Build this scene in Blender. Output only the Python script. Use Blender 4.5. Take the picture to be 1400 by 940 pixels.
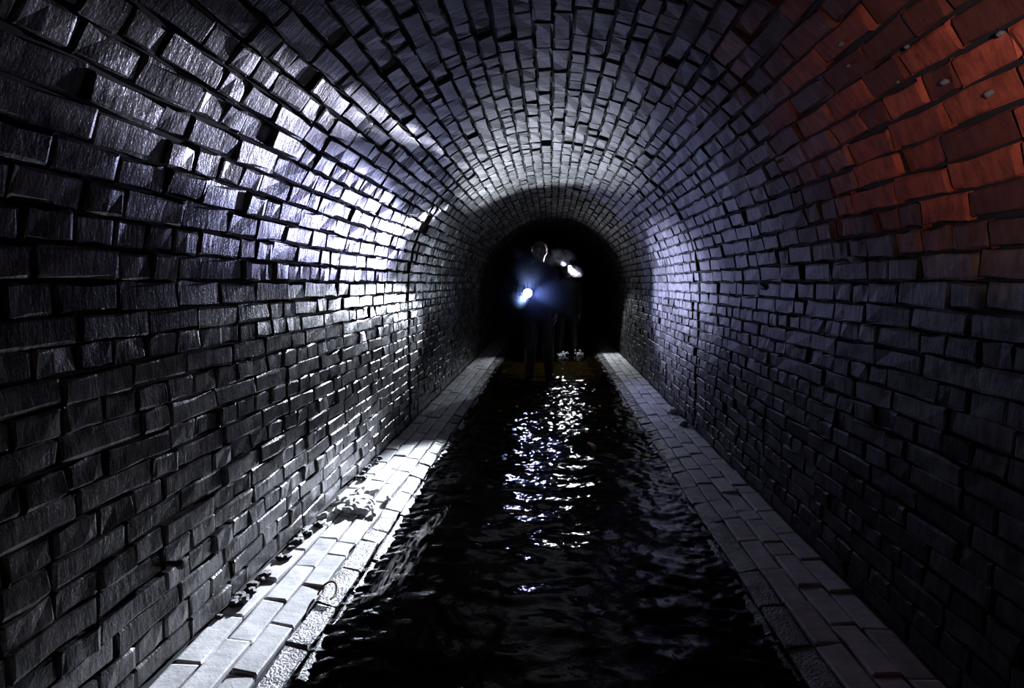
import bpy, bmesh, math, random
from mathutils import Vector, Matrix, Euler, noise
random.seed(7)
PI = math.pi
S = bpy.context.scene
C = S.collection
for o in list(bpy.data.objects):
    bpy.data.objects.remove(o)

# ------------------------------------------------------------------ camera, world, exposure
F_PX, VX, VY = 747.0, 53.0, 83.0               # focal length and vanishing point offset in 1400 x 940
EYE = Vector((0.0, 0.0, 1.20))
pitch = math.atan(VY / F_PX)
yaw = math.atan(VX / F_PX * math.cos(pitch))
cam_data = bpy.data.cameras.new('camera')
cam_data.sensor_width = 36.0
cam_data.lens = 36.0 * F_PX / 1400.0
cam_data.clip_start = 0.02
cam = bpy.data.objects.new('camera', cam_data)
C.objects.link(cam)
cam.location = EYE
cam.rotation_euler = (PI / 2 - pitch, 0, yaw)
S.camera = cam
CAM_R = Euler((PI / 2 - pitch, 0, yaw)).to_matrix()

world = bpy.data.worlds.new('world')
world.use_nodes = True
world.node_tree.nodes['Background'].inputs[0].default_value = (0.10, 0.12, 0.25, 1)
world.node_tree.nodes['Background'].inputs[1].default_value = 0.001
S.world = world
S.view_settings.view_transform = 'Standard'
S.view_settings.look = 'None'
S.view_settings.gamma = 1
S.view_settings.use_curve_mapping = False
S.view_settings.exposure = 0.0

LAMP = Vector((-0.295, 7.03, 1.075))           # lens of the torch held towards the camera
HEADLAMP = Vector((0.325, 9.60, 1.475))        # lens of the headlamp of the person behind


def spot(name, loc, direction, half, blend, power, col, radius=0.03):
    l = bpy.data.lights.new(name, 'SPOT')
    l.energy = power
    l.color = col
    l.spot_size = 2 * math.radians(half)
    l.spot_blend = blend
    l.shadow_soft_size = radius
    o = bpy.data.objects.new(name, l)
    C.objects.link(o)
    o.location = loc
    o.rotation_euler = Vector(direction).to_track_quat('-Z', 'Y').to_euler()
    return o


A45 = math.radians(45)
TORCH_AT = LAMP + Vector((0, -0.055, 0))
# the torch: a wide cone turned to the tunnel's right side, a hot core along the left wall, weak spill; fill spots added to brighten left vault, crown, right wall and ledge
spot('torch_beam', TORCH_AT, (math.sin(A45), -math.cos(A45), 0.06), 66, 0.9, 62, (0.42, 0.44, 1.0), 0.04)
spot('torch_core', TORCH_AT, (-0.285, -1.0, -0.15), 11.5, 0.9, 470, (0.80, 0.86, 1.0), 0.04)
spot('torch_fill_left', TORCH_AT, (-0.215, -1.0, 0.115), 5.3, 1.0, 470, (0.56, 0.57, 1.0), 0.04)
spot('torch_fill_crown', TORCH_AT, (0.12, -0.88, 0.85), 30, 0.8, 290, (0.84, 0.90, 1.0), 0.04)
spot('torch_fill_right', TORCH_AT, (1.0, -0.78, -0.02), 28, 0.9, 640, (0.60, 0.63, 1.0), 0.04)
spot('torch_fill_ledge', TORCH_AT, (-0.70, -4.35, -1.10), 7.3, 1.0, 7200, (0.80, 0.86, 1.0), 0.04)
spot('torch_spill', TORCH_AT, (-0.02, -1, 0.1), 80, 0.35, 3.2, (0.55, 0.66, 1.0), 0.04)
# the headlamp of the person behind: a beam down on the water and a hot core on the back of the torch bearer's head
spot('headlamp_beam', HEADLAMP + Vector((-0.01, -0.05, 0)), (0.10, -1, -1.3), 46, 0.4, 120, (0.86, 0.92, 1.0), 0.03)
spot('headlamp_core', HEADLAMP + Vector((-0.01, -0.05, 0)), (-0.465, -2.15, 0.12), 3.6, 0.3, 2500, (0.76, 0.76, 1.0), 0.02)
spot('headlamp_flood', HEADLAMP + Vector((-0.01, -0.05, 0)), (-0.3, -1, 0.3), 80, 0.5, 5, (0.86, 0.88, 1.0), 0.02)
# the photographer's own weak lamp, shining up at the right of the vault
spot('photographer_lamp', EYE + Vector((0.25, -0.25, 0.10)), (0.78, 1.0, 0.42), 27, 1.0, 130, (1.0, 0.72, 0.68), 0.05)


def at(px, py, y):
    d = CAM_R @ Vector((px - 700.0, 470.0 - py, -F_PX))
    return EYE + d * ((y - EYE.y) / d.y)


def to_px(p):
    v = CAM_R.transposed() @ (Vector(p) - EYE)
    if v.z > -0.05:
        return None
    return (700 + v.x / -v.z * F_PX, 470 - v.y / -v.z * F_PX, -v.z)


# ------------------------------------------------------------------ helpers
def tag(o, label=None, cat=None, group=None, kind=None):
    if label: o['label'] = label
    if cat: o['category'] = cat
    if group: o['group'] = group
    if kind: o['kind'] = kind
    return o


def empty(name, loc):
    o = bpy.data.objects.new(name, None)
    o.empty_display_size = 0.1
    C.objects.link(o)
    o.location = loc
    return o


def mesh_obj(name, verts, faces, mat, parent=None, smooth=False):
    me = bpy.data.meshes.new(name)
    me.from_pydata([tuple(v) for v in verts], [], faces)
    me.update()
    if smooth:
        me.polygons.foreach_set('use_smooth', [True] * len(me.polygons))
    if mat: me.materials.append(mat)
    o = bpy.data.objects.new(name, me)
    C.objects.link(o)
    if parent is not None:
        o.parent = parent
    return o


def bm_obj(name, bm, mat, parent=None, smooth=True):
    me = bpy.data.meshes.new(name)
    bm.to_mesh(me)
    bm.free()
    if smooth:
        me.polygons.foreach_set('use_smooth', [True] * len(me.polygons))
    if mat: me.materials.append(mat)
    o = bpy.data.objects.new(name, me)
    C.objects.link(o)
    if parent is not None:
        o.parent = parent
    return o


# ------------------------------------------------------------------ materials
def new_mat(name):
    m = bpy.data.materials.new(name)
    m.use_nodes = True
    nt = m.node_tree
    return m, nt, nt.nodes['Principled BSDF'], nt.links.new


def simple(name, col, rough=0.6, metal=0.0, emit=None, power=0.0, bump=0.0, scale=40, spec=0.5):
    m, nt, b, L = new_mat(name)
    b.inputs['Base Color'].default_value = (*col, 1)
    b.inputs['Roughness'].default_value = rough
    b.inputs['Metallic'].default_value = metal
    b.inputs['Specular IOR Level'].default_value = spec
    if emit:
        b.inputs['Emission Color'].default_value = (*emit, 1)
        b.inputs['Emission Strength'].default_value = power
    if bump:
        n = nt.nodes.new('ShaderNodeTexNoise')
        n.inputs['Scale'].default_value = scale
        n.inputs['Detail'].default_value = 5
        bp = nt.nodes.new('ShaderNodeBump')
        bp.inputs['Strength'].default_value = bump
        bp.inputs['Distance'].default_value = 0.01
        L(n.outputs['Fac'], bp.inputs['Height'])
        L(bp.outputs['Normal'], b.inputs['Normal'])
        r = nt.nodes.new('ShaderNodeMapRange')
        r.inputs[3].default_value = 0.6
        r.inputs[4].default_value = 1.3
        L(n.outputs['Fac'], r.inputs[0])
        mx = nt.nodes.new('ShaderNodeVectorMath')
        mx.operation = 'SCALE'
        mx.inputs[0].default_value = col
        L(r.outputs[0], mx.inputs['Scale'])
        L(mx.outputs[0], b.inputs['Base Color'])
    return m


def brick_material(name, rough_lo=0.21, rough_hi=0.34, dark=(0.008, 0.008, 0.008), lightc=(0.24, 0.236, 0.244),
                   wet_spec=0.68, bump=0.46, streak=True, grain=0.35):
    """tone attribute (or object property): x brightness, y clean red brick, z pale silt"""
    m, nt, b, L = new_mat(name)
    N = nt.nodes.new
    a1 = N('ShaderNodeAttribute'); a1.attribute_type = 'GEOMETRY'; a1.attribute_name = 'tone'
    a2 = N('ShaderNodeAttribute'); a2.attribute_type = 'OBJECT'; a2.attribute_name = 'tone'
    add = N('ShaderNodeVectorMath'); add.operation = 'ADD'
    L(a1.outputs['Vector'], add.inputs[0]); L(a2.outputs['Vector'], add.inputs[1])
    sep = N('ShaderNodeSeparateXYZ'); L(add.outputs[0], sep.inputs[0])
    geo = N('ShaderNodeNewGeometry')
    # blotches and run marks down the section
    big = N('ShaderNodeTexNoise'); big.inputs['Scale'].default_value = 9; big.inputs['Detail'].default_value = 6
    big.inputs['Roughness'].default_value = 0.7
    L(geo.outputs['Position'], big.inputs['Vector'])
    mp = N('ShaderNodeMapping'); mp.inputs['Scale'].default_value = (11, 40, 11)
    L(geo.outputs['Position'], mp.inputs['Vector'])
    run = N('ShaderNodeTexNoise'); run.inputs['Scale'].default_value = 1; run.inputs['Detail'].default_value = 4
    run.inputs['Roughness'].default_value = 0.65
    L(mp.outputs[0], run.inputs['Vector'])
    fine = N('ShaderNodeTexNoise'); fine.inputs['Scale'].default_value = 130; fine.inputs['Detail'].default_value = 4
    L(geo.outputs['Position'], fine.inputs['Vector'])
    # brightness = tone * (blotches)
    mr = N('ShaderNodeMapRange'); mr.inputs[1].default_value = 0.34; mr.inputs[2].default_value = 0.66
    mr.inputs[3].default_value = 0.12; mr.inputs[4].default_value = 1.15
    mixn = N('ShaderNodeMath'); mixn.operation = 'ADD'
    h1 = N('ShaderNodeMath'); h1.operation = 'MULTIPLY'; h1.inputs[1].default_value = 0.55
    h2 = N('ShaderNodeMath'); h2.operation = 'MULTIPLY'; h2.inputs[1].default_value = 0.45
    L(big.outputs['Fac'], h1.inputs[0]); L(run.outputs['Fac'], h2.inputs[0])
    L(h1.outputs[0], mixn.inputs[0]); L(h2.outputs[0], mixn.inputs[1])
    L(mixn.outputs[0], mr.inputs[0])
    fac = N('ShaderNodeMath'); fac.operation = 'MULTIPLY'; fac.use_clamp = True
    L(mr.outputs[0], fac.inputs[0]); L(sep.outputs[0], fac.inputs[1])
    soot = N('ShaderNodeMix'); soot.data_type = 'RGBA'
    soot.inputs['A'].default_value = (*dark, 1); soot.inputs['B'].default_value = (*lightc, 1)
    L(fac.outputs[0], soot.inputs['Factor'])
    red = N('ShaderNodeMix'); red.data_type = 'RGBA'
    red.inputs['A'].default_value = (0.06, 0.018, 0.012, 1); red.inputs['B'].default_value = (0.46, 0.105, 0.062, 1)
    L(fac.outputs[0], red.inputs['Factor'])
    m1 = N('ShaderNodeMix'); m1.data_type = 'RGBA'
    L(sep.outputs[1], m1.inputs['Factor']); L(soot.outputs['Result'], m1.inputs['A']); L(red.outputs['Result'], m1.inputs['B'])
    silt = N('ShaderNodeMix'); silt.data_type = 'RGBA'
    silt.inputs['A'].default_value = (0.42, 0.42, 0.42, 1); silt.inputs['B'].default_value = (0.74, 0.74, 0.74, 1)
    L(mr.outputs[0], silt.inputs['Factor'])
    m2 = N('ShaderNodeMix'); m2.data_type = 'RGBA'
    L(sep.outputs[2], m2.inputs['Factor']); L(m1.outputs['Result'], m2.inputs['A']); L(silt.outputs['Result'], m2.inputs['B'])
    L(m2.outputs['Result'], b.inputs['Base Color'])
    rr = N('ShaderNodeMapRange'); rr.inputs[1].default_value = 0.3; rr.inputs[2].default_value = 0.7
    rr.inputs[3].default_value = rough_lo; rr.inputs[4].default_value = rough_hi
    L(big.outputs['Fac'], rr.inputs[0])
    rc = N('ShaderNodeMath'); rc.operation = 'ADD'; rc.use_clamp = True
    rm = N('ShaderNodeMath'); rm.operation = 'MULTIPLY'; rm.inputs[1].default_value = 0.25
    L(sep.outputs[1], rm.inputs[0]); L(rm.outputs[0], rc.inputs[0]); L(rr.outputs[0], rc.inputs[1])
    dr = N('ShaderNodeMapRange'); dr.inputs[1].default_value = -1.12; dr.inputs[2].default_value = -0.5
    dr.inputs[3].default_value = 0.0; dr.inputs[4].default_value = 0.22
    sx = N('ShaderNodeSeparateXYZ'); L(geo.outputs['Position'], sx.inputs[0]); L(sx.outputs[0], dr.inputs[0])
    ra = N('ShaderNodeMath'); ra.operation = 'ADD'; ra.use_clamp = True
    L(rc.outputs[0], ra.inputs[0]); L(dr.outputs[0], ra.inputs[1])
    L(ra.outputs[0] if streak else rc.outputs[0], b.inputs['Roughness'])
    dry = N('ShaderNodeMapRange'); dry.inputs[1].default_value = -1.15; dry.inputs[2].default_value = -0.25
    dry.inputs[3].default_value = wet_spec; dry.inputs[4].default_value = wet_spec * 0.22
    L(sx.outputs[0], dry.inputs[0])
    sm_ = N('ShaderNodeMath'); sm_.operation = 'MULTIPLY_ADD'; sm_.inputs[1].default_value = 0.85; sm_.inputs[2].default_value = 0.22
    L(mr.outputs[0], sm_.inputs[0])
    sp_ = N('ShaderNodeMath'); sp_.operation = 'MULTIPLY'
    L(dry.outputs[0], sp_.inputs[0]); L(sm_.outputs[0], sp_.inputs[1]); L(sp_.outputs[0], b.inputs['Specular IOR Level'])
    hsum = N('ShaderNodeMath'); hsum.operation = 'ADD'
    g1 = N('ShaderNodeMath'); g1.operation = 'MULTIPLY'; g1.inputs[1].default_value = 1.0
    g2 = N('ShaderNodeMath'); g2.operation = 'MULTIPLY'; g2.inputs[1].default_value = grain
    L(run.outputs['Fac'] if streak else big.outputs['Fac'], g1.inputs[0]); L(fine.outputs['Fac'], g2.inputs[0])
    L(g1.outputs[0], hsum.inputs[0]); L(g2.outputs[0], hsum.inputs[1])
    bp = N('ShaderNodeBump'); bp.inputs['Strength'].default_value = bump; bp.inputs['Distance'].default_value = 0.006
    L(hsum.outputs[0], bp.inputs['Height']); L(bp.outputs['Normal'], b.inputs['Normal'])
    return m


M_BRICK = brick_material('wet_sooty_brick')
M_LEDGE_WET = brick_material('streaming_ledge_brick', rough_lo=0.12, rough_hi=0.3, wet_spec=1.0, bump=1.0, streak=False, grain=1.6)
M_LEDGE = brick_material('silted_ledge_brick', rough_lo=0.45, rough_hi=0.8, wet_spec=0.3, bump=0.3, streak=False)
M_MORTAR = simple('dark_wet_mortar', (0.007, 0.007, 0.009), 0.9, bump=0.8, scale=60)
M_BED = simple('silty_bed', (0.065, 0.05, 0.016), 0.9, bump=0.6, scale=18)
M_RUBBLE = simple('black_grime', (0.03, 0.03, 0.03), 0.5, bump=0.8, scale=90)
M_PALE = simple('pale_wet_silt', (0.72, 0.72, 0.72), 0.55, bump=0.9, scale=70)
M_IRON = simple('rusty_iron', (0.05, 0.035, 0.03), 0.6, bump=0.5, scale=120)
M_STONE = simple('mortar_stone', (0.20, 0.20, 0.23), 0.45, bump=0.6, scale=80)
M_SKIN = simple('skin', (0.22, 0.13, 0.095), 0.5)
M_JACKET = simple('black_jacket_cloth', (0.018, 0.018, 0.022), 0.75, bump=0.4, scale=60)
M_WADER = simple('dark_rubber_waders', (0.012, 0.014, 0.014), 0.45, bump=0.3, scale=30)
M_BOOT = simple('black_rubber', (0.01, 0.01, 0.01), 0.4)
M_HAIR = simple('dark_hair', (0.10, 0.075, 0.055), 0.5, bump=1.0, scale=160)
M_STRAY = simple('stray_hair', (0.5, 0.45, 0.40), 0.35)
_n = M_STRAY.node_tree
_t = _n.nodes.new('ShaderNodeBsdfTranslucent'); _t.inputs['Color'].default_value = (0.7, 0.62, 0.55, 1)
_m = _n.nodes.new('ShaderNodeMixShader'); _m.inputs[0].default_value = 0.6
_n.links.new(_n.nodes['Principled BSDF'].outputs[0], _m.inputs[1]); _n.links.new(_t.outputs[0], _m.inputs[2])
_n.links.new(_m.outputs[0], [q for q in _n.nodes if q.type == 'OUTPUT_MATERIAL'][0].inputs['Surface'])
M_EYE = simple('eye_white', (0.8, 0.8, 0.8), 0.2)
M_IRIS = simple('iris', (0.03, 0.02, 0.015), 0.2)
M_BLACK = simple('black_plastic', (0.012, 0.012, 0.013), 0.35)
M_METAL = simple('brushed_metal', (0.35, 0.35, 0.37), 0.3, 1.0)
M_LENS = simple('lit_torch_lens', (0.9, 0.95, 1.0), 0.2, emit=(0.85, 0.92, 1.0), power=60)
M_LENS2 = simple('lit_headlamp_lens', (0.9, 0.95, 1.0), 0.2, emit=(0.9, 0.93, 1.0), power=40)
M_STRAP = simple('grey_elastic', (0.07, 0.07, 0.08), 0.8)
M_TWIG = simple('brown_twig', (0.22, 0.14, 0.05), 0.7, bump=0.5, scale=120)
M_LEAF = simple('orange_leaf', (0.62, 0.24, 0.10), 0.6)

# ------------------------------------------------------------------ tunnel section
HALF, SPRING, RISE = 1.20, 1.12, 1.20          # half width, springing height, vault radius
Y0, Y1, SEAM = 0.15, 15.0, 4.57
WATER = -0.053
# ledge profile: distance from the wall, height
ROWS = [(0.099, -3.0), (0.099, -4.5), (0.099, -6.0), (0.098, -12.0), (0.105, -22.0), (0.11, -28.0)]


def ledge_profile():
    pts, s, z = [(0.0, 0.0)], 0.0, 0.0
    for w, a in ROWS:
        s += w * math.cos(math.radians(a)); z += w * math.sin(math.radians(a))
        pts.append((s, z))
    return pts


LP = ledge_profile()
BED = LP[-1][1]


def strip_mesh(name, profile, mat, thick_dir, y0=Y0 - 0.6, y1=Y1):
    """profile: list of (x, z); thick_dir: list of outward (x, z) for the back"""
    v, f = [], []
    n = len(profile)
    for y in (y0, y1):
        for (x, z) in profile: v.append((x, y, z))
        for (x, z), (dx, dz) in zip(profile, thick_dir): v.append((x + dx, y, z + dz))
    m = 2 * n
    for i in range(n - 1):
        f.append((i, i + 1, m + i + 1, m + i))
        f.append((n + i + 1, n + i, m + n + i, m + n + i + 1))
    f.append((0, n, n + n - 1 - (n - 1), 0)) if False else None
    f.append((n, 0, m, m + n)); f.append((n - 1, 2 * n - 1, m + 2 * n - 1, m + n - 1))
    for i in range(n - 1):
        f.append((i + 1, i, n + i, n + i + 1)); f.append((m + i, m + i + 1, m + n + i + 1, m + n + i))
    o = mesh_obj(name, v, [q for q in f if q], mat)
    o['kind'] = 'structure'
    return o


REC = 0.024
wall_left = strip_mesh('wall_left', [(-HALF - REC, -0.05), (-HALF - REC, SPRING)], M_MORTAR, [(-0.2, 0), (-0.2, 0)])
wall_right = strip_mesh('wall_right', [(HALF + REC, SPRING), (HALF + REC, -0.05)], M_MORTAR, [(0.2, 0), (0.2, 0)])
arc = []
NA = 40
for i in range(NA + 1):
    a = PI - PI * i / NA
    arc.append((math.cos(a), math.sin(a)))
ceiling = strip_mesh('ceiling', [((HALF + REC) * c, SPRING + (RISE + REC) * s) for c, s in arc], M_MORTAR,
                     [(0.2 * c, 0.2 * s) for c, s in arc])
lt = [(-HALF - 0.02 + s, z - 0.012) for s, z in LP]
trim_left = strip_mesh('trim_1', lt, M_MORTAR, [(0, -0.1)] * len(lt))
rt = [(-x, z) for x, z in reversed(lt)]
trim_right = strip_mesh('trim_2', rt, M_MORTAR, [(0, -0.1)] * len(rt))
xin = HALF - LP[-1][0]
prof = [(-xin - 0.03, BED - 0.012)]
for i in range(1, 8):
    t = i / 8
    x = -xin + 2 * xin * t
    prof.append((x, BED - 0.014 - 0.04 * math.sin(PI * t)))
prof.append((xin + 0.03, BED - 0.012))
floor = strip_mesh('floor', prof, M_BED, [(0, -0.15)] * len(prof))
tag(wall_left, 'left side wall of the tunnel, dark wet brickwork lit by the torch')
tag(wall_right, 'right side wall of the tunnel, dark wet brickwork with bluish sheen')
tag(ceiling, 'arched brick vault over the tunnel, reddish towards one near corner')
tag(trim_left, 'pale brick ledge along the foot of the brighter wall')
tag(trim_right, 'narrow bluish brick ledge along the foot of the darker wall')
tag(floor, 'silty channel bed under the flowing water')


# ------------------------------------------------------------------ bricks
def brick_variant(L, W, rnd, rough=1.0, D=0.05):
    """front face z = 0, length along x, width along y"""
    nx, ny = 5, 4
    e = 0.007
    xs = [-L / 2, -L / 2 + e, rnd.uniform(-0.15, 0.15) * L, L / 2 - e, L / 2]
    ys = [-W / 2, -W / 2 + e, W / 2 - e, W / 2]
    chip = rnd.choice([(0, 0), (4, 0), (0, 3), (4, 3), (2, 0), None])
    v = []
    for j in range(ny):
        for i in range(nx):
            x, y = xs[i], ys[j]
            border = i in (0, nx - 1) or j in (0, ny - 1)
            z = rnd.gauss(0, 0.0016) * rough
            x += rnd.gauss(0, 0.0026) * rough; y += rnd.gauss(0, 0.0022) * rough
            if border: z -= 0.0025 + abs(rnd.gauss(0, 0.0016)) * rough
            if chip and (i, j) == chip:
                z -= rnd.uniform(0.006, 0.016) * rough
                x *= 0.93; y *= 0.80
            v.append((x, y, z))
    f = []
    for j in range(ny - 1):
        for i in range(nx - 1):
            a = j * nx + i
            f.append((a, a + 1, a + nx + 1, a + nx))
    ring = [i for i in range(nx)] + [j * nx + nx - 1 for j in range(1, ny)] + \
           [(ny - 1) * nx + i for i in range(nx - 2, -1, -1)] + [j * nx for j in range(ny - 2, 0, -1)]
    b0 = len(v)
    for r in ring:
        v.append((v[r][0], v[r][1], -D))
    n = len(ring)
    for k in range(n):
        k2 = (k + 1) % n
        f.append((ring[k2], ring[k], b0 + k, b0 + k2))
    return v, f


class BrickField:
    def __init__(self, parent, mat, width, seed, rough=1.0, nvar=7):
        self.parent, self.mat, self.w = parent, mat, width
        self.rnd = random.Random(seed)
        self.kinds = {}
        for L in (0.243, 0.18, 0.117):
            vs = []
            for k in range(nvar):
                v, f = brick_variant(L, width, self.rnd, rough)
                me = bpy.data.meshes.new('brick')
                me.from_pydata(v, [], f); me.update()
                me.materials.append(mat)
                vs.append((me, v, f))
            self.kinds[L] = vs
        self.items = []

    def add(self, centre, n, length, tone, wscale=1.0):
        """centre: front-face centre; n: inward normal in the xz plane"""
        r = self.rnd
        base = min(self.kinds, key=lambda q: abs(q - length))
        var = r.randrange(len(self.kinds[base]))
        n = Vector(n).normalized()
        ax = Vector((0, 1, 0))
        t = n.cross(ax)
        M = Matrix((ax, t, n)).transposed()
        M = M @ Euler((r.gauss(0, 0.034), r.gauss(0, 0.020), r.gauss(0, 0.014))).to_matrix()
        if r.random() < 0.5: M = M @ Matrix.Rotation(PI, 3, 'Z')
        M = M @ Matrix.Diagonal((length / base, wscale, 1))
        M4 = Matrix.Translation(centre) @ M.to_4x4()
        p = to_px(centre)
        score = 0.0
        if p and -60 < p[0] < 1460 and -60 < p[1] < 1000:
            view = (EYE - Vector(centre)); d = view.length
            score = length * self.w * max(0.02, view.normalized().dot(n)) / (d * d)
        self.items.append((score, M4, base, var, tone))

    def build(self, limit=300):
        self.items.sort(key=lambda q: -q[0])
        for sc, M4, base, var, tone in self.items[:limit]:
            o = bpy.data.objects.new('brick', self.kinds[base][var][0])
            C.objects.link(o)
            o.parent = self.parent
            o.matrix_world = M4
            o['tone'] = [float(q) for q in tone]
        verts, faces, tones = [], [], []
        for sc, M4, base, var, tone in self.items[limit:]:
            _, v, f = self.kinds[base][var]
            k = len(verts)
            verts.extend([M4 @ Vector(q) for q in v])
            faces.extend([tuple(i + k for i in q) for q in f])
            tones.extend([tone] * len(v))
        if verts:
            o = mesh_obj('far_brickwork', verts, faces, self.mat, self.parent, False)
            at_ = o.data.attributes.new('tone', 'FLOAT_VECTOR', 'POINT')
            flat = [float(c) for t in tones for c in t]
            at_.data.foreach_set('vector', flat)
            o['kind'] = 'stuff'


JOINT = 0.009


def tone_of(r, p):
    """brightness, clean red, pale"""
    t = min(1.0, max(0.12, r.gauss(0.62, 0.26)))
    nz = noise.noise(Vector(p) * 0.9)
    t *= 0.85 + 0.45 * nz
    # bricks washed clean and red in the near part of the vault on one side, dark and sooty elsewhere
    x, y, z = p
    c = (x - 0.25) / 0.6
    c = max(0, min(1, c)) * max(0, min(1, (3.4 - y) / 1.6)) * max(0, min(1, (z - 1.18) / 0.30))
    c = max(0.0, min(1.0, c * (1.05 + 0.5 * nz) + r.uniform(-0.12, 0.12) if c > 0.02 else 0.0))
    if c > 0.02 and r.random() < 0.35:
        c *= r.uniform(0.7, 0.9); t *= 0.35
    dim_band = max(0.0, min(1.0, (0.95 + 0.25 * nz - z) / 0.45))  # dim light low on the walls put into the brick colour, mostly right
    t *= 1 - (0.55 if x > 0 else 0.15) * dim_band
    return (max(0.06, t) if c < 0.4 else max(0.14, t), c, 0.0)


def lay_course(field, point, normal, mode, r, wscale=1.0, y0=Y0, y1=Y1, phase=None):
    """mode 's' stretchers, 'h' headers, 'm' mixed"""
    y = y0 + (r.random() * 0.25 if phase is None else phase) - 0.25
    off = r.gauss(0, 0.0022)
    while y < y1:
        if mode == 's': L = 0.243 if r.random() > 0.18 else 0.117
        elif mode == 'h': L = 0.117 if r.random() > 0.10 else 0.243
        else: L = r.choice((0.243, 0.243, 0.18, 0.117, 0.117))
        L *= r.uniform(0.90, 1.07)
        end = y + L
        if y < SEAM < end + 0.05:
            L = SEAM - 0.026 - y
            nxt = SEAM + 0.030
            if L < 0.05:
                y = nxt; continue
        else:
            nxt = end + JOINT * r.uniform(0.75, 1.4)
        yc = y + L / 2
        px, pz = point
        n = Vector((normal[0], 0, normal[1]))
        depth = off + r.gauss(0, 0.0034)
        if r.random() < 0.09: depth -= r.uniform(0.004, 0.014)
        if abs(yc - SEAM) < 0.15: depth -= 0.006
        sag = 0.004 * noise.noise(Vector((px * 2.0, yc * 0.7, pz * 2.0)))
        c = Vector((px, yc, pz)) + n * (depth + sag) + n.cross(Vector((0, 1, 0))) * r.gauss(0, 0.0015)
        hole = (Vector((c.x, c.y, c.z)) - Vector((-1.04, 4.62, 1.72))).length < 0.11
        if not hole:
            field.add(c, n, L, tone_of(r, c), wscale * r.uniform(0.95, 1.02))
        y = nxt


# side walls: alternate courses of stretchers and headers
NW = 15
CH = (SPRING - 0.005) / NW
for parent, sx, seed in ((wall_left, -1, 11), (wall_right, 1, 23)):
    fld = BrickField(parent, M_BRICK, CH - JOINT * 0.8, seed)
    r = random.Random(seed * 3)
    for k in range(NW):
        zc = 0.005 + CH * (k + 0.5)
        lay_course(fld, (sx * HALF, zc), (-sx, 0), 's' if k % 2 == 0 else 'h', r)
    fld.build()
# vault
NV = 44
fld = BrickField(ceiling, M_BRICK, PI * RISE / NV - JOINT, 37, rough=1.35)
r = random.Random(99)
for k in range(NV):
    a = PI * (k + 0.5) / NV
    lay_course(fld, (HALF * math.cos(a), SPRING + RISE * math.sin(a)), (-math.cos(a), -math.sin(a)), 'm', r)
fld.build()
# ledges
for parent, sx, seed in ((trim_left, -1, 51), (trim_right, 1, 67)):
    dry = BrickField(parent, M_LEDGE, 0.090, seed, rough=0.4)
    wet = BrickField(parent, M_LEDGE_WET, 0.090, seed + 1, rough=1.2)
    r = random.Random(seed)
    for k, (w, a) in enumerate(ROWS):
        s = (LP[k][0] + LP[k + 1][0]) / 2; z = (LP[k][1] + LP[k + 1][1]) / 2
        n = (-sx * math.sin(math.radians(-a)), math.cos(math.radians(a)))
        y = Y0 - 0.1 + (0.125 if k % 2 else 0.0) + r.uniform(-0.03, 0.03)
        while y < Y1:
            L = 0.243 * r.uniform(0.95, 1.04)
            if r.random() < 0.08: L = 0.117
            c = Vector((sx * (HALF - s), y + L / 2, z + r.gauss(0, 0.0025)))
            pale = 0.0
            if k < 4:
                pale = (0.92, 0.92, 0.85, 0.08)[k] if sx < 0 else (0.92, 0.95, 0.92, 0.15)[k]
                pale = max(0, min(1, pale + r.gauss(0, 0.07)))
            (dry if k < 3 else wet).add(c, Vector((n[0], 0, n[1])), L, (r.uniform(0.4, 0.9) if k < 4 else 0.35, 0.0, pale), r.uniform(0.96, 1.02))
            y += L + JOINT * r.uniform(0.6, 1.1)
    dry.build(190)
    wet.build(110)

# ------------------------------------------------------------------ water
def wave(x, y):
    far = max(0, min(1, (y - 2.2) / 2.6))
    edge = max(0, min(1, (abs(x) - 0.54) / 0.25))
    t = noise.fractal(Vector((x * 4.5, y * 6.5, 1.3)), 0.8, 2.1, 3) * 0.0080
    t += noise.noise(Vector((x * 2.0 + 0.5 * math.sin(y * 1.7), y * 2.6, 7.7))) * 0.008
    t *= (0.7 + 0.8 * far) * (1 - 0.5 * edge)
    t += noise.fractal(Vector((x * 17, y * 22, 4.1)), 0.9, 2.0, 3) * (0.0011 + 0.0026 * max(0.5 * far, 3.2 * edge))
    t += noise.noise(Vector((x * 15 + 3, y * 17, 2.2))) * 0.0075 * max(0, min(1, (y - 5.2) / 2))
    t += noise.noise(Vector((x * 8 + 9, y * 10, 5.5))) * 0.0085 * max(0, 1 - far) * (1 - edge)
    # standing swell off the right ledge
    d = math.hypot((x - 0.55) / 0.42, (y - 4.15) / 0.42)
    t += 0.016 * math.exp(-(d - 1) ** 2 * 14) * (1 if y < 4.6 else 0.5)
    t += -0.010 * math.exp(-d * d * 2.2)
    return WATER + t


wx, wy = 0.88, (0.2, Y1 - 0.1)
nx_ = 150
ys = []
y = wy[0]
while y < wy[1]:
    ys.append(y); y += 0.010 + 0.0016 * y
wv = [(-wx + 2 * wx * i / nx_, yy, wave(-wx + 2 * wx * i / nx_, yy)) for yy in ys for i in range(nx_ + 1)]
wf = [(j * (nx_ + 1) + i, j * (nx_ + 1) + i + 1, (j + 1) * (nx_ + 1) + i + 1, (j + 1) * (nx_ + 1) + i)
      for j in range(len(ys) - 1) for i in range(nx_)]


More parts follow.
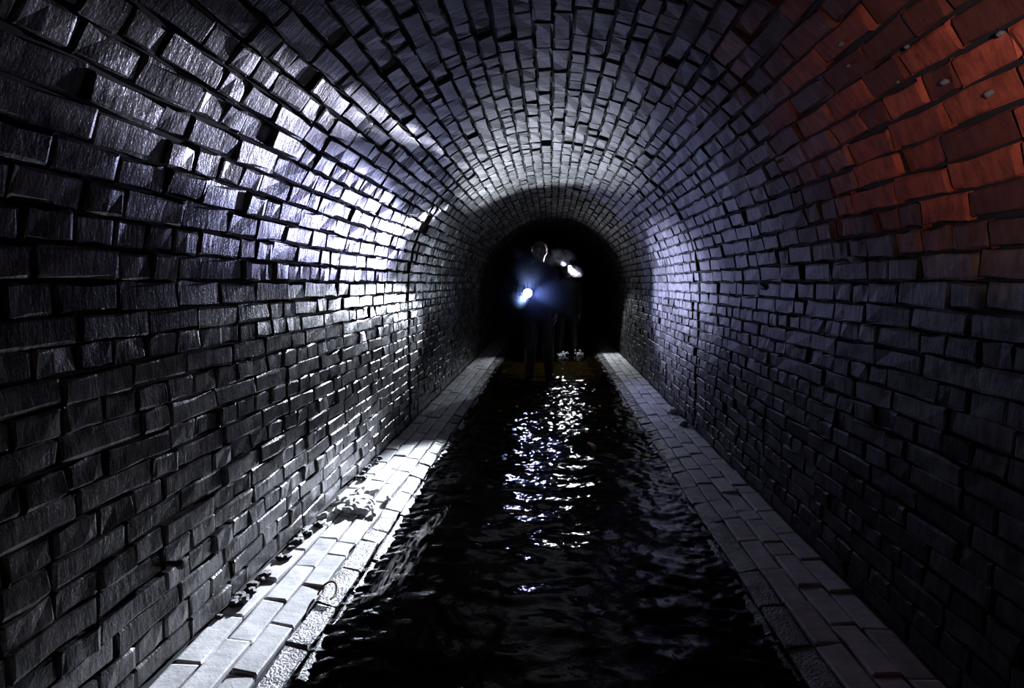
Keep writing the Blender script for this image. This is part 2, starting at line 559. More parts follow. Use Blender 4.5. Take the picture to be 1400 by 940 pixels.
def water_material():
    m = bpy.data.materials.new('murky_water')
    m.use_nodes = True
    nt = m.node_tree
    for n in list(nt.nodes):
        if n.type == 'BSDF_PRINCIPLED': nt.nodes.remove(n)
    out = [n for n in nt.nodes if n.type == 'OUTPUT_MATERIAL'][0]
    N, L = nt.nodes.new, nt.links.new
    geo = N('ShaderNodeNewGeometry')
    mp = N('ShaderNodeMapping'); mp.inputs['Scale'].default_value = (30, 38, 30)
    L(geo.outputs['Position'], mp.inputs['Vector'])
    n = N('ShaderNodeTexNoise'); n.inputs['Scale'].default_value = 1; n.inputs['Detail'].default_value = 2
    n.inputs['Distortion'].default_value = 0.6
    L(mp.outputs[0], n.inputs['Vector'])
    bp = N('ShaderNodeBump'); bp.inputs['Strength'].default_value = 0.22; bp.inputs['Distance'].default_value = 0.006
    L(n.outputs['Fac'], bp.inputs['Height'])
    fr = N('ShaderNodeFresnel'); fr.inputs['IOR'].default_value = 1.33
    L(bp.outputs['Normal'], fr.inputs['Normal'])
    tr = N('ShaderNodeBsdfTransparent'); tr.inputs['Color'].default_value = (0.36, 0.30, 0.14, 1)
    gl = N('ShaderNodeBsdfGlossy'); gl.inputs['Roughness'].default_value = 0.06
    L(bp.outputs['Normal'], gl.inputs['Normal'])
    mx = N('ShaderNodeMixShader')
    L(fr.outputs[0], mx.inputs[0]); L(tr.outputs[0], mx.inputs[1]); L(gl.outputs[0], mx.inputs[2])
    L(mx.outputs[0], out.inputs['Surface'])
    return m


water = mesh_obj('water', wv, wf, water_material(), None, True)
tag(water, 'dark brown stream flowing down the middle of the tunnel', kind='structure')


# ------------------------------------------------------------------ people
def ring_solid(bm, pts, seg=14):
    """pts: list of (centre, rx, ry, axis) lofted closed solid; ellipse frame from axis"""
    rings = []
    for c, rx, ry, ax in pts:
        ax = Vector(ax).normalized()
        ref = Vector((1, 0, 0)) if abs(ax.x) < 0.8 else Vector((0, 1, 0))
        u = (ref - ax * ref.dot(ax)).normalized(); w = ax.cross(u)
        rings.append([bm.verts.new(Vector(c) + u * rx * math.cos(2 * PI * k / seg) + w * ry * math.sin(2 * PI * k / seg))
                      for k in range(seg)])
    for a, b in zip(rings, rings[1:]):
        for k in range(seg):
            bm.faces.new((a[k], a[(k + 1) % seg], b[(k + 1) % seg], b[k]))
    bm.faces.new(list(reversed(rings[0]))); bm.faces.new(rings[-1])


def capsule(bm, p0, p1, r0, r1, flat=1.0, seg=14):
    p0, p1 = Vector(p0), Vector(p1)
    ax = (p1 - p0).normalized()
    pts = []
    for k in range(1, 5):
        a = PI / 2 * (1 - k / 5 * 1.0)
        pts.append((p0 - ax * r0 * math.sin(a), r0 * math.cos(a), r0 * math.cos(a) * flat, ax))
    pts.append((p0, r0, r0 * flat, ax)); pts.append((p1, r1, r1 * flat, ax))
    for k in range(1, 5):
        a = PI / 2 * k / 5
        pts.append((p1 + ax * r1 * math.sin(a), r1 * math.cos(a), r1 * math.cos(a) * flat, ax))
    ring_solid(bm, pts, seg)


def blob(bm, c, rx, ry, rz, rot=(0, 0, 0)):
    M = Matrix.Translation(c) @ Euler(rot).to_matrix().to_4x4() @ Matrix.Diagonal((rx, ry, rz, 1))
    bmesh.ops.create_uvsphere(bm, u_segments=18, v_segments=12, radius=1.0, matrix=M)


def fused(name, bm, mat, parent, voxel, smooth_it=4):
    """join overlapping solids into one continuous surface"""
    bmesh.ops.recalc_face_normals(bm, faces=bm.faces[:])
    me = bpy.data.meshes.new(name)
    bm.to_mesh(me); bm.free()
    o = bpy.data.objects.new(name, me)
    C.objects.link(o)
    md = o.modifiers.new('fuse', 'REMESH'); md.mode = 'VOXEL'; md.voxel_size = voxel; md.use_smooth_shade = True
    if smooth_it:
        sm = o.modifiers.new('soften', 'SMOOTH'); sm.factor = 0.5; sm.iterations = smooth_it
    dg = bpy.context.evaluated_depsgraph_get()
    me2 = bpy.data.meshes.new_from_object(o.evaluated_get(dg))
    me2.name = name
    o.modifiers.clear()
    o.data = me2
    bpy.data.meshes.remove(me)
    me2.materials.clear(); me2.materials.append(mat)
    me2.polygons.foreach_set('use_smooth', [True] * len(me2.polygons))
    if parent is not None: o.parent = parent
    return o


def hand(bm, wrist, direction, palm_n, side, curl, size=1.0, grip=None):
    """five fingers; direction from wrist to knuckles, palm_n the way the palm faces, side the thumb side"""
    d = Vector(direction).normalized(); n = Vector(palm_n).normalized(); s = Vector(side).normalized()
    w = Vector(wrist)
    kn = w + d * 0.088 * size
    for off in (-0.030, -0.010, 0.010, 0.030):
        capsule(bm, w + s * off * 0.6, kn + s * off, 0.015 * size, 0.0125 * size, seg=10)
    lens = [(0.030, 0.036), (0.010, 0.042), (-0.010, 0.039), (-0.030, 0.030)]
    for i, (off, l) in enumerate(lens):
        p = kn + s * off
        ang = 0.0
        rr = 0.0095
        for j, (seg_l, c) in enumerate(((l, curl * 0.8), (l * 0.7, curl * 1.1), (l * 0.55, curl * 0.9))):
            ang += c
            q = p + (d * math.cos(ang) + n * math.sin(ang)) * seg_l * size
            capsule(bm, p, q, rr * size, (rr - 0.001) * size, seg=8)
            p = q; rr -= 0.001
    # thumb leaves the side of the palm near its base
    t0 = w + d * 0.022 * size + s * 0.026
    t1 = t0 + (s * 0.62 + d * 0.62 + n * 0.35).normalized() * 0.042 * size
    t2 = t1 + (d * 0.8 + n * 0.55 * (0.4 + curl)).normalized() * 0.032 * size
    t3 = t2 + (d * 0.7 + n * 0.8 * (0.3 + curl) - s * 0.2).normalized() * 0.024 * size
    for a, b, r0, r1 in ((t0, t1, 0.015, 0.012), (t1, t2, 0.012, 0.0105), (t2, t3, 0.0105, 0.009)):
        capsule(bm, a, b, r0 * size, r1 * size, seg=8)


def person(loc, face_yaw, head_yaw, label, J, size=1.0):
    """J: joints in local metres, the figure faces -Y; loc = point between the feet"""
    root = empty('person', loc)
    root.rotation_euler = (0, 0, face_yaw)
    root.scale = (size, size, size)
    tag(root, label, 'person')
    H = Vector(J['head'])                     # centre of the skull
    R = Matrix.Rotation(head_yaw, 3, 'Z')
    hp = lambda x, y, z: H + R @ Vector((x, y, z))
    bm = bmesh.new()
    neck, chest, waist, pelvis = (Vector(J[k]) for k in ('neck', 'chest', 'waist', 'pelvis'))
    # trunk
    ring_solid(bm, [(pelvis - Vector((0, 0, .11)), .13, .10, (0, 0, 1)), (pelvis, .165, .115, (0, 0, 1)),
                    (waist, .145, .105, (0, 0, 1)), (chest - Vector((0, 0, .05)), .170, .120, (0, 0, 1)),
                    (chest + Vector((0, 0, .06)), .175, .115, (0, 0, 1)), (neck - Vector((0, 0, .05)), .12, .085, (0, 0, 1)),
                    (neck, .07, .065, (0, 0, 1))], 18)
    capsule(bm, neck - Vector((0, 0, .05)), H + Vector((0, 0.01, -.06)), .060, .055)
    # head
    blob(bm, hp(0, 0.012, 0.015), .076, .095, .105)
    blob(bm, hp(0, -0.020, -0.045), .060, .070, .075)
    capsule(bm, hp(0, -0.060, -0.098), hp(0, -0.055, -0.09), .024, .03)
    capsule(bm, hp(0, -0.088, 0.008), hp(0, -0.108, -0.030), .009, .014)      # nose
    for s in (-1, 1):
        capsule(bm, hp(0, -0.100, -0.034), hp(s * .013, -0.094, -0.034), .009, .008)
        capsule(bm, hp(s * .014, -0.082, 0.022), hp(s * .045, -0.070, 0.020), .010, .008)    # brow
        capsule(bm, hp(s * .020, -0.0785, 0.0090), hp(s * .042, -0.0740, 0.0080), .0078, .0078)   # upper lid
        capsule(bm, hp(s * .022, -0.0770, -0.0120), hp(s * .041, -0.0730, -0.0105), .0065, .0065)   # lower lid
        capsule(bm, hp(s * .045, -0.062, -0.026), hp(s * .03, -0.075, -0.03), .018, .014)   # cheek
        blob(bm, hp(s * .082, 0.012, -0.012), .011, .024, .036, (0.15, s * 0.35, head_yaw))  # ear
    capsule(bm, hp(-.022, -0.080, -0.060), hp(.022, -0.080, -0.060), .007, .007)
    capsule(bm, hp(-.018, -0.079, -0.073), hp(.018, -0.079, -0.073), .008, .008)
    # limbs
    for s in ('r', 'l'):
        sh, el, wr = (Vector(J[k + s]) for k in ('sh_', 'el_', 'wr_'))
        capsule(bm, chest + Vector((0, 0, .10)) * 0.9 + (sh - chest) * 0.3, sh, .075, .062)
        capsule(bm, sh, el, .056, .042); capsule(bm, el, wr, .042, .028)
        hand(bm, wr, J['hd_' + s], J['pn_' + s], J['th_' + s], J['cu_' + s])
        hip, kn, an, toe = (Vector(J[k + s]) for k in ('hip_', 'kn_', 'an_', 'toe_'))
        capsule(bm, hip, kn, .088, .056); capsule(bm, kn, an, .058, .038)
        capsule(bm, an - Vector((0, 0, .03)), toe, .038, .032)
    fused('body', bm, M_SKIN, root, 0.0065, 2)
    # eyes
    for s in (-1, 1):
        e = bmesh.new(); blob(e, hp(s * .031, -0.0700, 0.000), .0108, .0108, .0108)
        eo = bm_obj('eye', e, M_EYE, root)
        e = bmesh.new(); blob(e, hp(s * .031, -0.0795, 0.000), .0056, .003, .0056)
        bm_obj('iris', e, M_IRIS, eo)
    # hair: a cap of short tufts
    hb = bmesh.new()
    blob(hb, hp(0, 0.022, 0.030), .088, .098, .102)
    rr = random.Random(5)
    for k in range(90):
        a, b = rr.uniform(0, 2 * PI), rr.uniform(0.05, 1.35)
        dv = Vector((math.cos(a) * math.sin(b), math.sin(a) * math.sin(b) + 0.15, math.cos(b)))
        p = Vector((0.083 * dv.x, 0.022 + 0.094 * dv.y, 0.030 + 0.097 * dv.z))
        if p.y < -0.05 and p.z < 0.06: continue
        capsule(hb, H + R @ p, H + R @ (p + dv * 0.014 + Vector((rr.uniform(-.01, .01), rr.uniform(-.01, .01), 0))), .016, .006, seg=8)
    # trim the cap away from the face
    fo = fused('hair', hb, M_HAIR, root, 0.006, 1)
    b2 = bmesh.new(); b2.from_mesh(fo.data)
    kill = []
    for v in b2.verts:
        q = R.inverted() @ (v.co - H)
        if (q.y < -0.045 and q.z < 0.055) or q.z < -0.045 or (q.z < 0.02 and q.y < 0.0): kill.append(v)
    bmesh.ops.delete(b2, geom=kill, context='VERTS')
    b2.to_mesh(fo.data); b2.free()
    # stray hairs standing off the cap
    sv, sf = [], []
    for k in range(900):
        a, b_ = rr.uniform(0, 2 * PI), math.acos(rr.uniform(-0.15, 1))
        dv = Vector((math.cos(a) * math.sin(b_), math.sin(a) * math.sin(b_), math.cos(b_)))
        p = Vector((0.088 * dv.x, 0.022 + 0.098 * dv.y, 0.030 + 0.104 * dv.z))
        if p.y < -0.045 and p.z < 0.055: continue
        tip = p + (dv + Vector([rr.uniform(-.7, .7) for _ in range(3)])).normalized() * rr.uniform(0.014, 0.028)
        sd = dv.cross(Vector((0.3, 0.5, 0.8))).normalized() * 0.0018
        sd2 = dv.cross(sd).normalized() * 0.0018
        i0 = len(sv)
        sv += [H + R @ q for q in (p + sd, p - sd, p + sd2, tip)]
        sf += [(i0, i0 + 1, i0 + 3), (i0 + 1, i0 + 2, i0 + 3), (i0 + 2, i0, i0 + 3)]
    so = mesh_obj('stray_hairs', sv, sf, M_STRAY, fo)
    so['kind'] = 'stuff'
    # jacket: trunk, sleeves and a standing collar
    jb = bmesh.new()
    ring_solid(jb, [(pelvis - Vector((0, 0, .13)), .185, .14, (0, 0, 1)), (pelvis, .19, .145, (0, 0, 1)),
                    (waist, .18, .14, (0, 0, 1)), (chest, .19, .145, (0, 0, 1)), (chest + Vector((0, 0, .06)), .18, .13, (0, 0, 1)),
                    (neck - Vector((0, 0, .045)), .13, .105, (0, 0, 1)), (neck + Vector((0, 0, .0)), .085, .082, (0, 0, 1)),
                    (neck + Vector((0, 0.008, .040)), .078, .080, (0, 0, 1))], 20)
    for s in ('r', 'l'):
        sh, el, wr = (Vector(J[k + s]) for k in ('sh_', 'el_', 'wr_'))
        capsule(jb, chest + Vector((0, 0, .10)) * 0.9 + (sh - chest) * 0.3, sh, .086, .070)
        capsule(jb, sh, el, .070, .056)
        capsule(jb, el, el + (wr - el) * 0.90, .060, .044)
        for q in (0.35, 0.7):
            m = sh + (el - sh) * q
            capsule(jb, m, m + (el - sh).normalized() * 0.02, .069, .065)
    jk = fused('jacket', jb, M_JACKET, root, 0.011, 3)
    # waders with boots
    wb = bmesh.new()
    ring_solid(wb, [(pelvis - Vector((0, 0, .16)), .15, .12, (0, 0, 1)), (pelvis - Vector((0, 0, .02)), .18, .135, (0, 0, 1)),
                    (waist - Vector((0, 0, .02)), .165, .13, (0, 0, 1))], 18)
    for s in ('r', 'l'):
        hip, kn, an = (Vector(J[k + s]) for k in ('hip_', 'kn_', 'an_'))
        capsule(wb, hip, kn, .108, .078); capsule(wb, kn, an + Vector((0, 0, .07)), .078, .064)
        capsule(wb, kn + Vector((0, 0, -.05)), kn + Vector((0, 0, -.03)), .080, .080)
    fused('waders', wb, M_WADER, root, 0.011, 3)
    for s in ('r', 'l'):
        an, toe = Vector(J['an_' + s]), Vector(J['toe_' + s])
        b3 = bmesh.new()
        capsule(b3, an + Vector((0, 0, .10)), an, .060, .056)
        capsule(b3, an - Vector((0, -.02, .028)), toe, .052, .046)
        ring_solid(b3, [((an + toe) / 2 + Vector((0, 0.01, -.082 + toe.z - toe.z)), .05, .14, (0, 0, 1)),
                        ((an + toe) / 2 + Vector((0, 0.01, -.045)), .052, .145, (0, 0, 1))], 18)
        fused('boot', b3, M_BOOT, root, 0.010, 2)
    return root


ZB = -0.170
# --- person in front, facing the camera, torch in the right hand (towards the left of the frame)
P1 = Vector((-0.150, 7.40, ZB))
tz = (LAMP - P1) / 1.035
J1 = dict(head=(0.0, -0.01, 1.715), neck=(0, 0.02, 1.555), chest=(0, 0, 1.38), waist=(0, 0, 1.16), pelvis=(0, 0, 1.0),
          sh_r=(-.178, 0.01, 1.450), el_r=(-.245, -0.005, 1.17), wr_r=(tz.x - 0.055, tz.y + 0.150, tz.z - 0.050),
          sh_l=(.178, 0.01, 1.450), el_l=(.225, 0.05, 1.17), wr_l=(.215, -0.05, 0.93),
          hd_r=(0.25, -0.30, 0.95), pn_r=(0.95, -0.1, -0.2), th_r=(0.0, -1.0, -0.25), cu_r=0.95,
          hd_l=(-0.05, -0.2, -1), pn_l=(-0.9, 0.2, 0), th_l=(-0.1, -1, 0.1), cu_l=0.38,
          hip_r=(-.10, 0, .95), kn_r=(-.115, -.03, .52), an_r=(-.125, .01, .115), toe_r=(-.15, -.15, .062),
          hip_l=(.10, 0, .95), kn_l=(.115, -.03, .52), an_l=(.13, .01, .115), toe_l=(.155, -.15, .062))
J1 = {k: v for k, v in J1.items()}
p1 = person(P1, 0.0, 0.25, 'person facing the camera in dark jacket and waders, holding a lit torch', J1, 1.035)
# --- person behind, mostly hidden, headlamp on, head turned to the right of the frame
P2 = Vector((0.300, 9.80, ZB))
J2 = dict(head=(0.0, -0.02, 1.580), neck=(0, 0.02, 1.425), chest=(0, 0, 1.26), waist=(0, 0, 1.06), pelvis=(0, 0, .92),
          sh_r=(-.175, 0.01, 1.325), el_r=(-.235, 0.04, 1.07), wr_r=(-.215, -0.05, 0.84),
          sh_l=(.175, 0.01, 1.325), el_l=(.235, 0.04, 1.07), wr_l=(.215, -0.05, 0.84),
          hd_r=(0.05, -0.2, -1), pn_r=(0.9, 0.2, 0), th_r=(0.1, -1, 0.1), cu_r=0.4,
          hd_l=(-0.05, -0.2, -1), pn_l=(-0.9, 0.2, 0), th_l=(-0.1, -1, 0.1), cu_l=0.4,
          hip_r=(-.10, 0, .88), kn_r=(-.12, -.03, .48), an_r=(-.14, .01, .115), toe_r=(-.165, -.15, .062),
          hip_l=(.10, 0, .88), kn_l=(.12, -.03, .48), an_l=(.14, .01, .115), toe_l=(.165, -.15, .062))
p2 = person(P2, 0.0, 0.35, 'person wading behind the torch bearer, wearing a lit headlamp', J2)


# ------------------------------------------------------------------ torch and headlamp
def lathe(bm, prof, axis_at, axis=(0, -1, 0), seg=24):
    ring_solid(bm, [(Vector(axis_at) + Vector(axis) * t, max(r, 1e-4), max(r, 1e-4), axis) for t, r in prof], seg)


torch = empty('torch', LAMP + Vector((0, 0.20, 0)))
tag(torch, 'lit hand torch shining straight at the camera', 'torch')
b = bmesh.new(); lathe(b, [(0, .016), (.004, .019), (.13, .019), (.135, .021), (.145, .021)], (0, 0, 0))
bm_obj('barrel', b, M_BLACK, torch)
b = bmesh.new(); lathe(b, [(.145, .022), (.165, .050), (.196, .060), (.204, .060)], (0, 0, 0))
hd = bm_obj('lamp_head', b, M_BLACK, torch)
for k in range(3):
    b = bmesh.new(); lathe(b, [(.169 + .009 * k, .056 + .002 * k), (.1735 + .009 * k, .057 + .002 * k)], (0, 0, 0))
    bm_obj('cooling_ring', b, M_METAL, hd)
b = bmesh.new(); lathe(b, [(.204, .054), (.210, .053), (.2125, .045), (.214, .0)], (0, 0, 0))
bm_obj('lens', b, M_LENS, torch)
b = bmesh.new(); blob(b, Vector((0, -.09, .019)), .008, .010, .005)
bm_obj('switch', b, M_METAL, torch)
b = bmesh.new()
prev = Vector((0, 0.0, 0))
for k in range(1, 9):
    q = Vector((0.01 * math.sin(k), 0.012 + 0.006 * math.sin(k * .8), -0.026 * k))
    capsule(b, prev, q, .003, .003, seg=6); prev = q
bm_obj('wrist_cord', b, M_STRAP, torch)

headlamp = empty('headlamp', P2 + Vector((0, -0.02, 1.62)))
tag(headlamp, 'small bright headlamp worn on the forehead of the person behind', 'headlamp')
hl = HEADLAMP - Vector(headlamp.location)
b = bmesh.new()
for k in range(24):
    a0, a1 = 2 * PI * k / 24, 2 * PI * (k + 1) / 24
    p = lambda a: Vector((0.094 * math.cos(a), 0.012 + 0.112 * math.sin(a), 0.012 + 0.01 * math.sin(a)))
    capsule(b, p(a0), p(a1), .006, .006, flat=1.6, seg=6)
bm_obj('head_strap', b, M_STRAP, headlamp)
b = bmesh.new(); lathe(b, [(-.075, .022), (-.05, .030), (-.02, .032), (-.004, .032)], hl)
bm_obj('housing', b, M_BLACK, headlamp)
b = bmesh.new(); lathe(b, [(-.004, .030), (.003, .028), (.006, .0)], hl)
bm_obj('lens', b, M_LENS2, headlamp)


# ------------------------------------------------------------------ mist
def mist(name, centre, radii, density, label, col=(0.8, 0.85, 1.0), aniso=0.55, scale=9.0, puff=True, fall=1.5, rot=(0, 0, 0)):
    m = bpy.data.materials.new(name)
    m.use_nodes = True
    nt = m.node_tree
    for n in list(nt.nodes):
        if n.type == 'BSDF_PRINCIPLED': nt.nodes.remove(n)
    out = [n for n in nt.nodes if n.type == 'OUTPUT_MATERIAL'][0]
    N, L = nt.nodes.new, nt.links.new
    tc = N('ShaderNodeTexCoord')
    ln = N('ShaderNodeVectorMath'); ln.operation = 'LENGTH'
    L(tc.outputs['Object'], ln.inputs[0])
    mr = N('ShaderNodeMapRange'); mr.inputs[1].default_value = 0.0; mr.inputs[2].default_value = 1.0
    mr.inputs[3].default_value = 1.0; mr.inputs[4].default_value = 0.0
    L(ln.outputs['Value'], mr.inputs[0])
    pw = N('ShaderNodeMath'); pw.operation = 'POWER'; pw.inputs[1].default_value = fall
    L(mr.outputs[0], pw.inputs[0])
    last = pw.outputs[0]
    if puff:
        geo = N('ShaderNodeNewGeometry')
        nz = N('ShaderNodeTexNoise'); nz.inputs['Scale'].default_value = scale; nz.inputs['Detail'].default_value = 4
        nz.inputs['Distortion'].default_value = 0.8
        L(geo.outputs['Position'], nz.inputs['Vector'])
        r2 = N('ShaderNodeMapRange'); r2.inputs[1].default_value = 0.42; r2.inputs[2].default_value = 0.68
        L(nz.outputs['Fac'], r2.inputs[0])
        mu = N('ShaderNodeMath'); mu.operation = 'MULTIPLY'
        L(last, mu.inputs[0]); L(r2.outputs[0], mu.inputs[1]); last = mu.outputs[0]
    sc = N('ShaderNodeMath'); sc.operation = 'MULTIPLY'; sc.inputs[1].default_value = density
    L(last, sc.inputs[0])
    v = N('ShaderNodeVolumeScatter'); v.inputs['Color'].default_value = (*col, 1); v.inputs['Anisotropy'].default_value = aniso
    L(sc.outputs[0], v.inputs['Density']); L(v.outputs[0], out.inputs['Volume'])
    bm = bmesh.new()
    bmesh.ops.create_icosphere(bm, subdivisions=3, radius=1.0)
    o = bm_obj(name, bm, m)
    o.location = centre; o.scale = radii; o.rotation_euler = rot
    tag(o, label, 'mist', kind='stuff')
    return o


mist('mist', LAMP + Vector((0, -0.28, -0.02)), (0.75, 0.26, 0.75), 0.05, 'faint bluish mist added to give the hand torch its glow', (0.35, 0.5, 1.0), 0.6, 6, False, 2.3)  # added haze standing in for the glow around the torch lens
mist('breath', at(787, 371, 9.40), (0.15, 0.12, 0.10), 3.2, 'bright puff of breath lit beside the headlamp', (0.85, 0.85, 1.0), 0.3, 16, True, 0.7, (0, 0.35, 0))
mist('breath', at(762, 352, 9.1), (0.33, 0.20, 0.16), 2.5, 'thin breath drifting beside the torch bearer\'s head', (0.85, 0.88, 1.0), 0.4, 9, True, 1.0)
mist('breath', at(728, 361, 8.6), (0.075, 0.10, 0.10), 3.0, 'small wisp of breath behind the torch bearer\'s neck', (0.85, 0.88, 1.0), 0.4, 10, True, 0.8)

# ------------------------------------------------------------------ small things lying about
def lump_bm(rad, seed, sub=2, squash=0.6, amp=0.35):
    bm = bmesh.new()
    bmesh.ops.create_icosphere(bm, subdivisions=sub, radius=rad)
    for v in bm.verts:
        k = 1 + amp * noise.noise(v.co * (1.6 / rad) + Vector((seed * 3.1, seed, 0)))
        v.co = Vector((v.co.x * k, v.co.y * k * 1.15, v.co.z * k * squash))
    return bm


def ledge_z(x):
    s = HALF - abs(x)
    for (s0, z0), (s1, z1) in zip(LP, LP[1:]):
        if s0 <= s <= s1: return z0 + (z1 - z0) * (s - s0) / (s1 - s0)
    return 0.0


# pale heap on the left ledge: sodden clump with folds
cx, cy = -1.06, 2.82
bm = bmesh.new()
rr = random.Random(4)
for k in range(70):
    a = rr.uniform(0, 2 * PI); d = abs(rr.gauss(0, 0.5))
    x, y = cx + 0.11 * d * math.cos(a), cy + 0.20 * d * math.sin(a)
    r_ = rr.uniform(0.008, 0.024) * (1.2 - 0.35 * min(d, 2))
    capsule(bm, (x, y, ledge_z(x) + 0.004 + 0.35 * r_), (x + rr.uniform(-.05, .05), y + rr.uniform(-.06, .06), ledge_z(x) + 0.004 + 0.3 * r_), r_, r_ * 0.7, seg=8)
heap = fused('silt_heap', bm, M_PALE, None, 0.005, 1)
tag(heap, 'pale sodden heap slumped across the brighter brick ledge', 'heap')
# pale scrap on the right ledge
for i, (px, py, r_, lab) in enumerate(((938, 563, .055, 'pale lump of silt on the darker ledge near the wall foot'),
                                      (952, 580, .035, 'small grey lump of silt further down the darker ledge'))):
    y_ = 1.2 * F_PX / (py - 387)
    p = at(px, py, y_); p.x = min(p.x, HALF - 0.06)
    o = bm_obj('silt_lump', lump_bm(r_, 20 + i, 3), M_PALE if i == 0 else M_STONE)
    o.location = (p.x, y_, ledge_z(p.x) + 0.015)
    tag(o, lab, 'lump')
# dark rubble at the foot of the left wall
proto = [lump_bm(0.022, 40 + k, 2, 0.7, 0.5) for k in range(4)]
pm = []
for b in proto:
    me = bpy.data.meshes.new('rubble_lump'); b.to_mesh(me); b.free(); me.materials.append(M_RUBBLE)
    pm.append(me)
rr = random.Random(15)
for k in range(44):
    y_ = rr.choice((rr.uniform(2.15, 2.75), rr.uniform(2.2, 2.6), rr.uniform(3.0, 3.6), rr.uniform(1.7, 2.2)))
    x = -HALF + 0.012 + abs(rr.gauss(0, 0.022))
    if abs(y_ - 2.82) < 0.34: y_ -= 0.60
    o = bpy.data.objects.new('rubble_lump', pm[k % 4])
    C.objects.link(o)
    s_ = rr.uniform(0.35, 1.0)
    o.location = (x, y_, ledge_z(x) + 0.011 * s_ + 0.002)
    o.scale = (s_, s_, s_); o.rotation_euler = (0, 0, rr.uniform(0, 6))
    tag(o, 'dark crumb of grime along the foot of the brighter wall', 'lump', 'grime crumbs at the wall foot')
# iron peg in the left wall
p = at(230, 770, 1.0)
t = (-HALF - EYE.x) / (p.x - EYE.x)
p = EYE + (p - EYE) * t
peg = empty('iron_peg', p); tag(peg, 'short rusty iron peg sticking out of the left wall', 'peg')
b = bmesh.new(); lathe(b, [(-.03, .010), (.045, .010), (.050, .007)], (0, 0, 0), (1, -0.15, 0.1), 10); bm_obj('shank', b, M_IRON, peg)
b = bmesh.new(); lathe(b, [(.040, .016), (.056, .017), (.060, .012)], (0, 0, 0), (1, -0.15, 0.1), 6); bm_obj('peg_head', b, M_IRON, peg)
# pointed stones in the right wall
for (px, py, r_, lab) in ((1172, 354, .030, 'pointed stone jutting from the right wall below the vault'),
                          (1043, 391, .032, 'pale chipped stone jutting from the right wall')):
    p = at(px, py, 1.0); t = HALF / p.x; p = EYE + (p - EYE) * t
    bm = bmesh.new()
    bmesh.ops.create_icosphere(bm, subdivisions=1, radius=r_)
    for v in bm.verts: v.co = Vector((v.co.x * 0.8, v.co.y * 1.6 + v.co.z * 0.9, v.co.z * 0.75))
    o = bm_obj('wall_stone', bm, M_STONE, smooth=False)
    o.location = p + Vector((-0.004, 0, 0)); tag(o, lab, 'stone')
# mortar blobs squeezed out of the vault joints
blobs = [(1128, 36), (1150, 60), (1292, 112), (1228, 112), (1368, 46), (1352, 128), (1160, 90), (998, 160), (1062, 222), (1240, 64)]
for i, (px, py) in enumerate(blobs):
    d = at(px, py, 1.0) - EYE
    # hit the vault cylinder
    A = d.x ** 2 + d.z ** 2; Bq = 2 * (d.z * (EYE.z - SPRING)); Cq = (EYE.z - SPRING) ** 2 - (RISE - .004) ** 2
    t = (-Bq + math.sqrt(Bq * Bq - 4 * A * Cq)) / (2 * A)
    p = EYE + d * t
    o = bm_obj('mortar_blob', lump_bm(0.006 + 0.002 * (i % 3), 70 + i, 2, 0.8, 0.5), M_STONE)
    o.location = p
    tag(o, 'small blob of pale mortar on the red bricks of the vault', 'mortar', 'mortar blobs on the vault')
# brown loop of root at the waterline
bm = bmesh.new()
base = at(448, 842, 1.98); base.z = max(WATER, ledge_z(base.x)) + 0.010
prev = None
for k in range(15):
    a = -0.6 + k * 0.27
    q = base + Vector((0.035 * math.cos(a), 0.055 * math.sin(a), 0.022 * math.sin(max(0, a))))
    if prev: capsule(bm, prev, q, .0045, .0045, seg=6)
    prev = q
o = bm_obj('root', bm, M_TWIG)
tag(o, 'brown looped root lying at the edge of the stream', 'root')
# orange leaf on the water
def water_pt(px, py, dz=0.0):
    d = at(px, py, 1.0) - EYE
    t = (WATER - EYE.z) / d.z
    p = EYE + d * t
    p.z = wave(p.x, p.y) + dz
    return p


p = water_pt(808, 612, 0.012)
lv, lf = [], []
for i in range(7):
    t = i / 6
    w = 0.030 * math.sin(PI * min(0.98, t + 0.02)) ** 0.8 + 0.002
    for s in (-1, 0, 1):
        lv.append((s * w, -0.05 + 0.10 * t, 0.012 * abs(s) + 0.014 * math.sin(t * 3)))
for i in range(6):
    for s in range(2):
        a = i * 3 + s
        lf.append((a, a + 1, a + 4, a + 3))
leaf = mesh_obj('leaf', lv, lf, M_LEAF, None, True)
leaf.modifiers.new('thick', 'SOLIDIFY').thickness = 0.002
leaf.location = p; leaf.rotation_euler = (0.5, 0.2, 0.7)
tag(leaf, 'small orange leaf caught on the ripples in the middle of the stream', 'leaf')


# white water breaking round the legs of the person behind
M_FOAM = simple('white_water', (0.8, 0.82, 0.85), 0.25, bump=0.8, scale=120)
for i, (px, py, lab) in enumerate(((770, 479, 'white water breaking on the outer side of the rear wader\'s leg'),
                                  (791, 484, 'white water curling past the other leg of the rear wader'))):
    c = water_pt(px, py); c.y = 9.45 + 0.05 * i; c.x = at(px, py, c.y).x
    bm = bmesh.new(); rr = random.Random(60 + i)
    for k in range(34):
        u = rr.uniform(-1, 1)
        q = Vector((c.x + 0.035 * rr.gauss(0, 1) + 0.05 * u, c.y + 0.09 * u, WATER + 0.008 + 0.055 * abs(rr.gauss(0, 1)) * (1 - u * u)))
        blob(bm, q, *(rr.uniform(0.006, 0.018) for _ in range(3)))
    o = fused('splash', bm, M_FOAM, None, 0.004, 2)
    tag(o, lab, 'splash', kind='stuff')


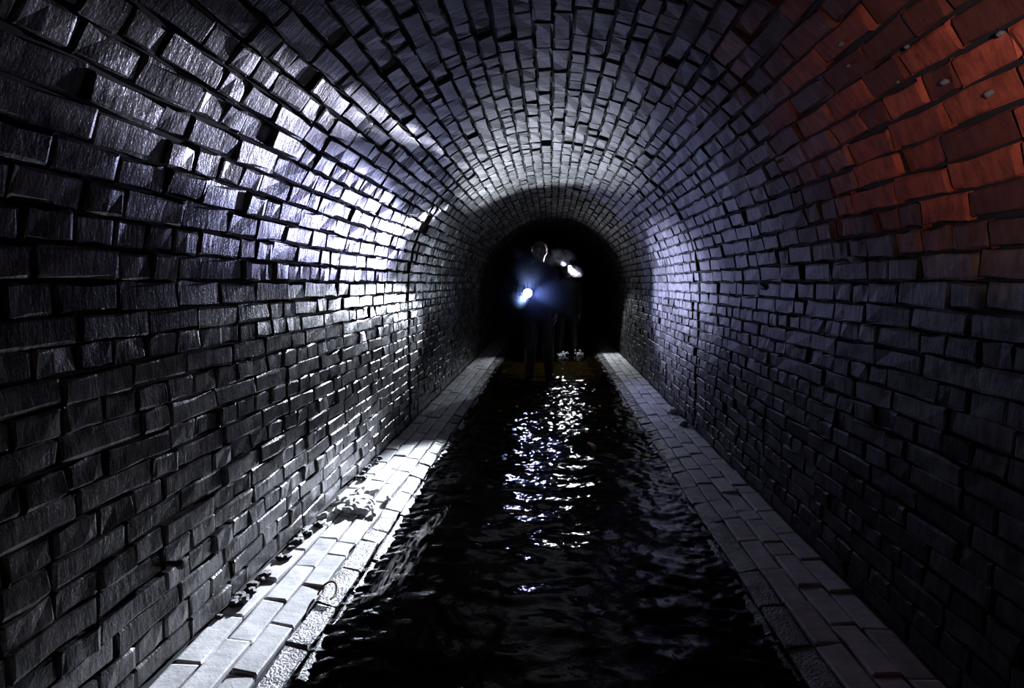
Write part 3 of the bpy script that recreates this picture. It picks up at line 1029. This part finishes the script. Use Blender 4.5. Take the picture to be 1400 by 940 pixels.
# scum streaks on the water
def foam_material():
    m, nt, b, L = new_mat('scum_film')
    N = nt.nodes.new
    b.inputs['Base Color'].default_value = (0.5, 0.5, 0.47, 1)
    b.inputs['Roughness'].default_value = 0.6
    geo = N('ShaderNodeNewGeometry')
    mp = N('ShaderNodeMapping'); mp.inputs['Rotation'].default_value = (0, 0, 0.75); mp.inputs['Scale'].default_value = (34, 7, 20)
    L(geo.outputs['Position'], mp.inputs['Vector'])
    n = N('ShaderNodeTexNoise'); n.inputs['Scale'].default_value = 1; n.inputs['Detail'].default_value = 5; n.inputs['Distortion'].default_value = 1.5
    L(mp.outputs[0], n.inputs['Vector'])
    at_ = N('ShaderNodeAttribute'); at_.attribute_name = 'film'
    r = N('ShaderNodeMapRange'); r.inputs[1].default_value = 0.46; r.inputs[2].default_value = 0.72; r.inputs[4].default_value = 0.38
    L(n.outputs['Fac'], r.inputs[0])
    mu = N('ShaderNodeMath'); mu.operation = 'MULTIPLY'
    L(r.outputs[0], mu.inputs[0]); L(at_.outputs['Fac'], mu.inputs[1]); L(mu.outputs[0], b.inputs['Alpha'])
    return m


fm = foam_material()
path = [(446, 838), (490, 828), (520, 812), (545, 780), (566, 745), (588, 720), (612, 690)]
v, f, film = [], [], []
n_ = 40
for i in range(n_ + 1):
    t = i / n_ * (len(path) - 1); k = min(int(t), len(path) - 2); u = t - k
    px = path[k][0] * (1 - u) + path[k + 1][0] * u; py = path[k][1] * (1 - u) + path[k + 1][1] * u
    c = water_pt(px, py)
    w = 0.035 + 0.055 * math.sin(PI * i / n_)
    for j in range(9):
        s = (j - 4) / 4
        x, y = c.x + s * w * 0.8, c.y + s * w * 0.7
        v.append((x, y, wave(x, y) + 0.004)); film.append((1 - s * s) * math.sin(PI * i / n_) ** 0.5 if 0 < i < n_ else 0.0)
for i in range(n_):
    for j in range(8):
        a = i * 9 + j
        f.append((a, a + 1, a + 10, a + 9))
foam = mesh_obj('foam', v, f, fm, None, True)
fa = foam.data.attributes.new('film', 'FLOAT', 'POINT'); fa.data.foreach_set('value', film)
tag(foam, 'thin pale scum trailing across the dark stream off the brighter ledge', 'foam', kind='stuff')
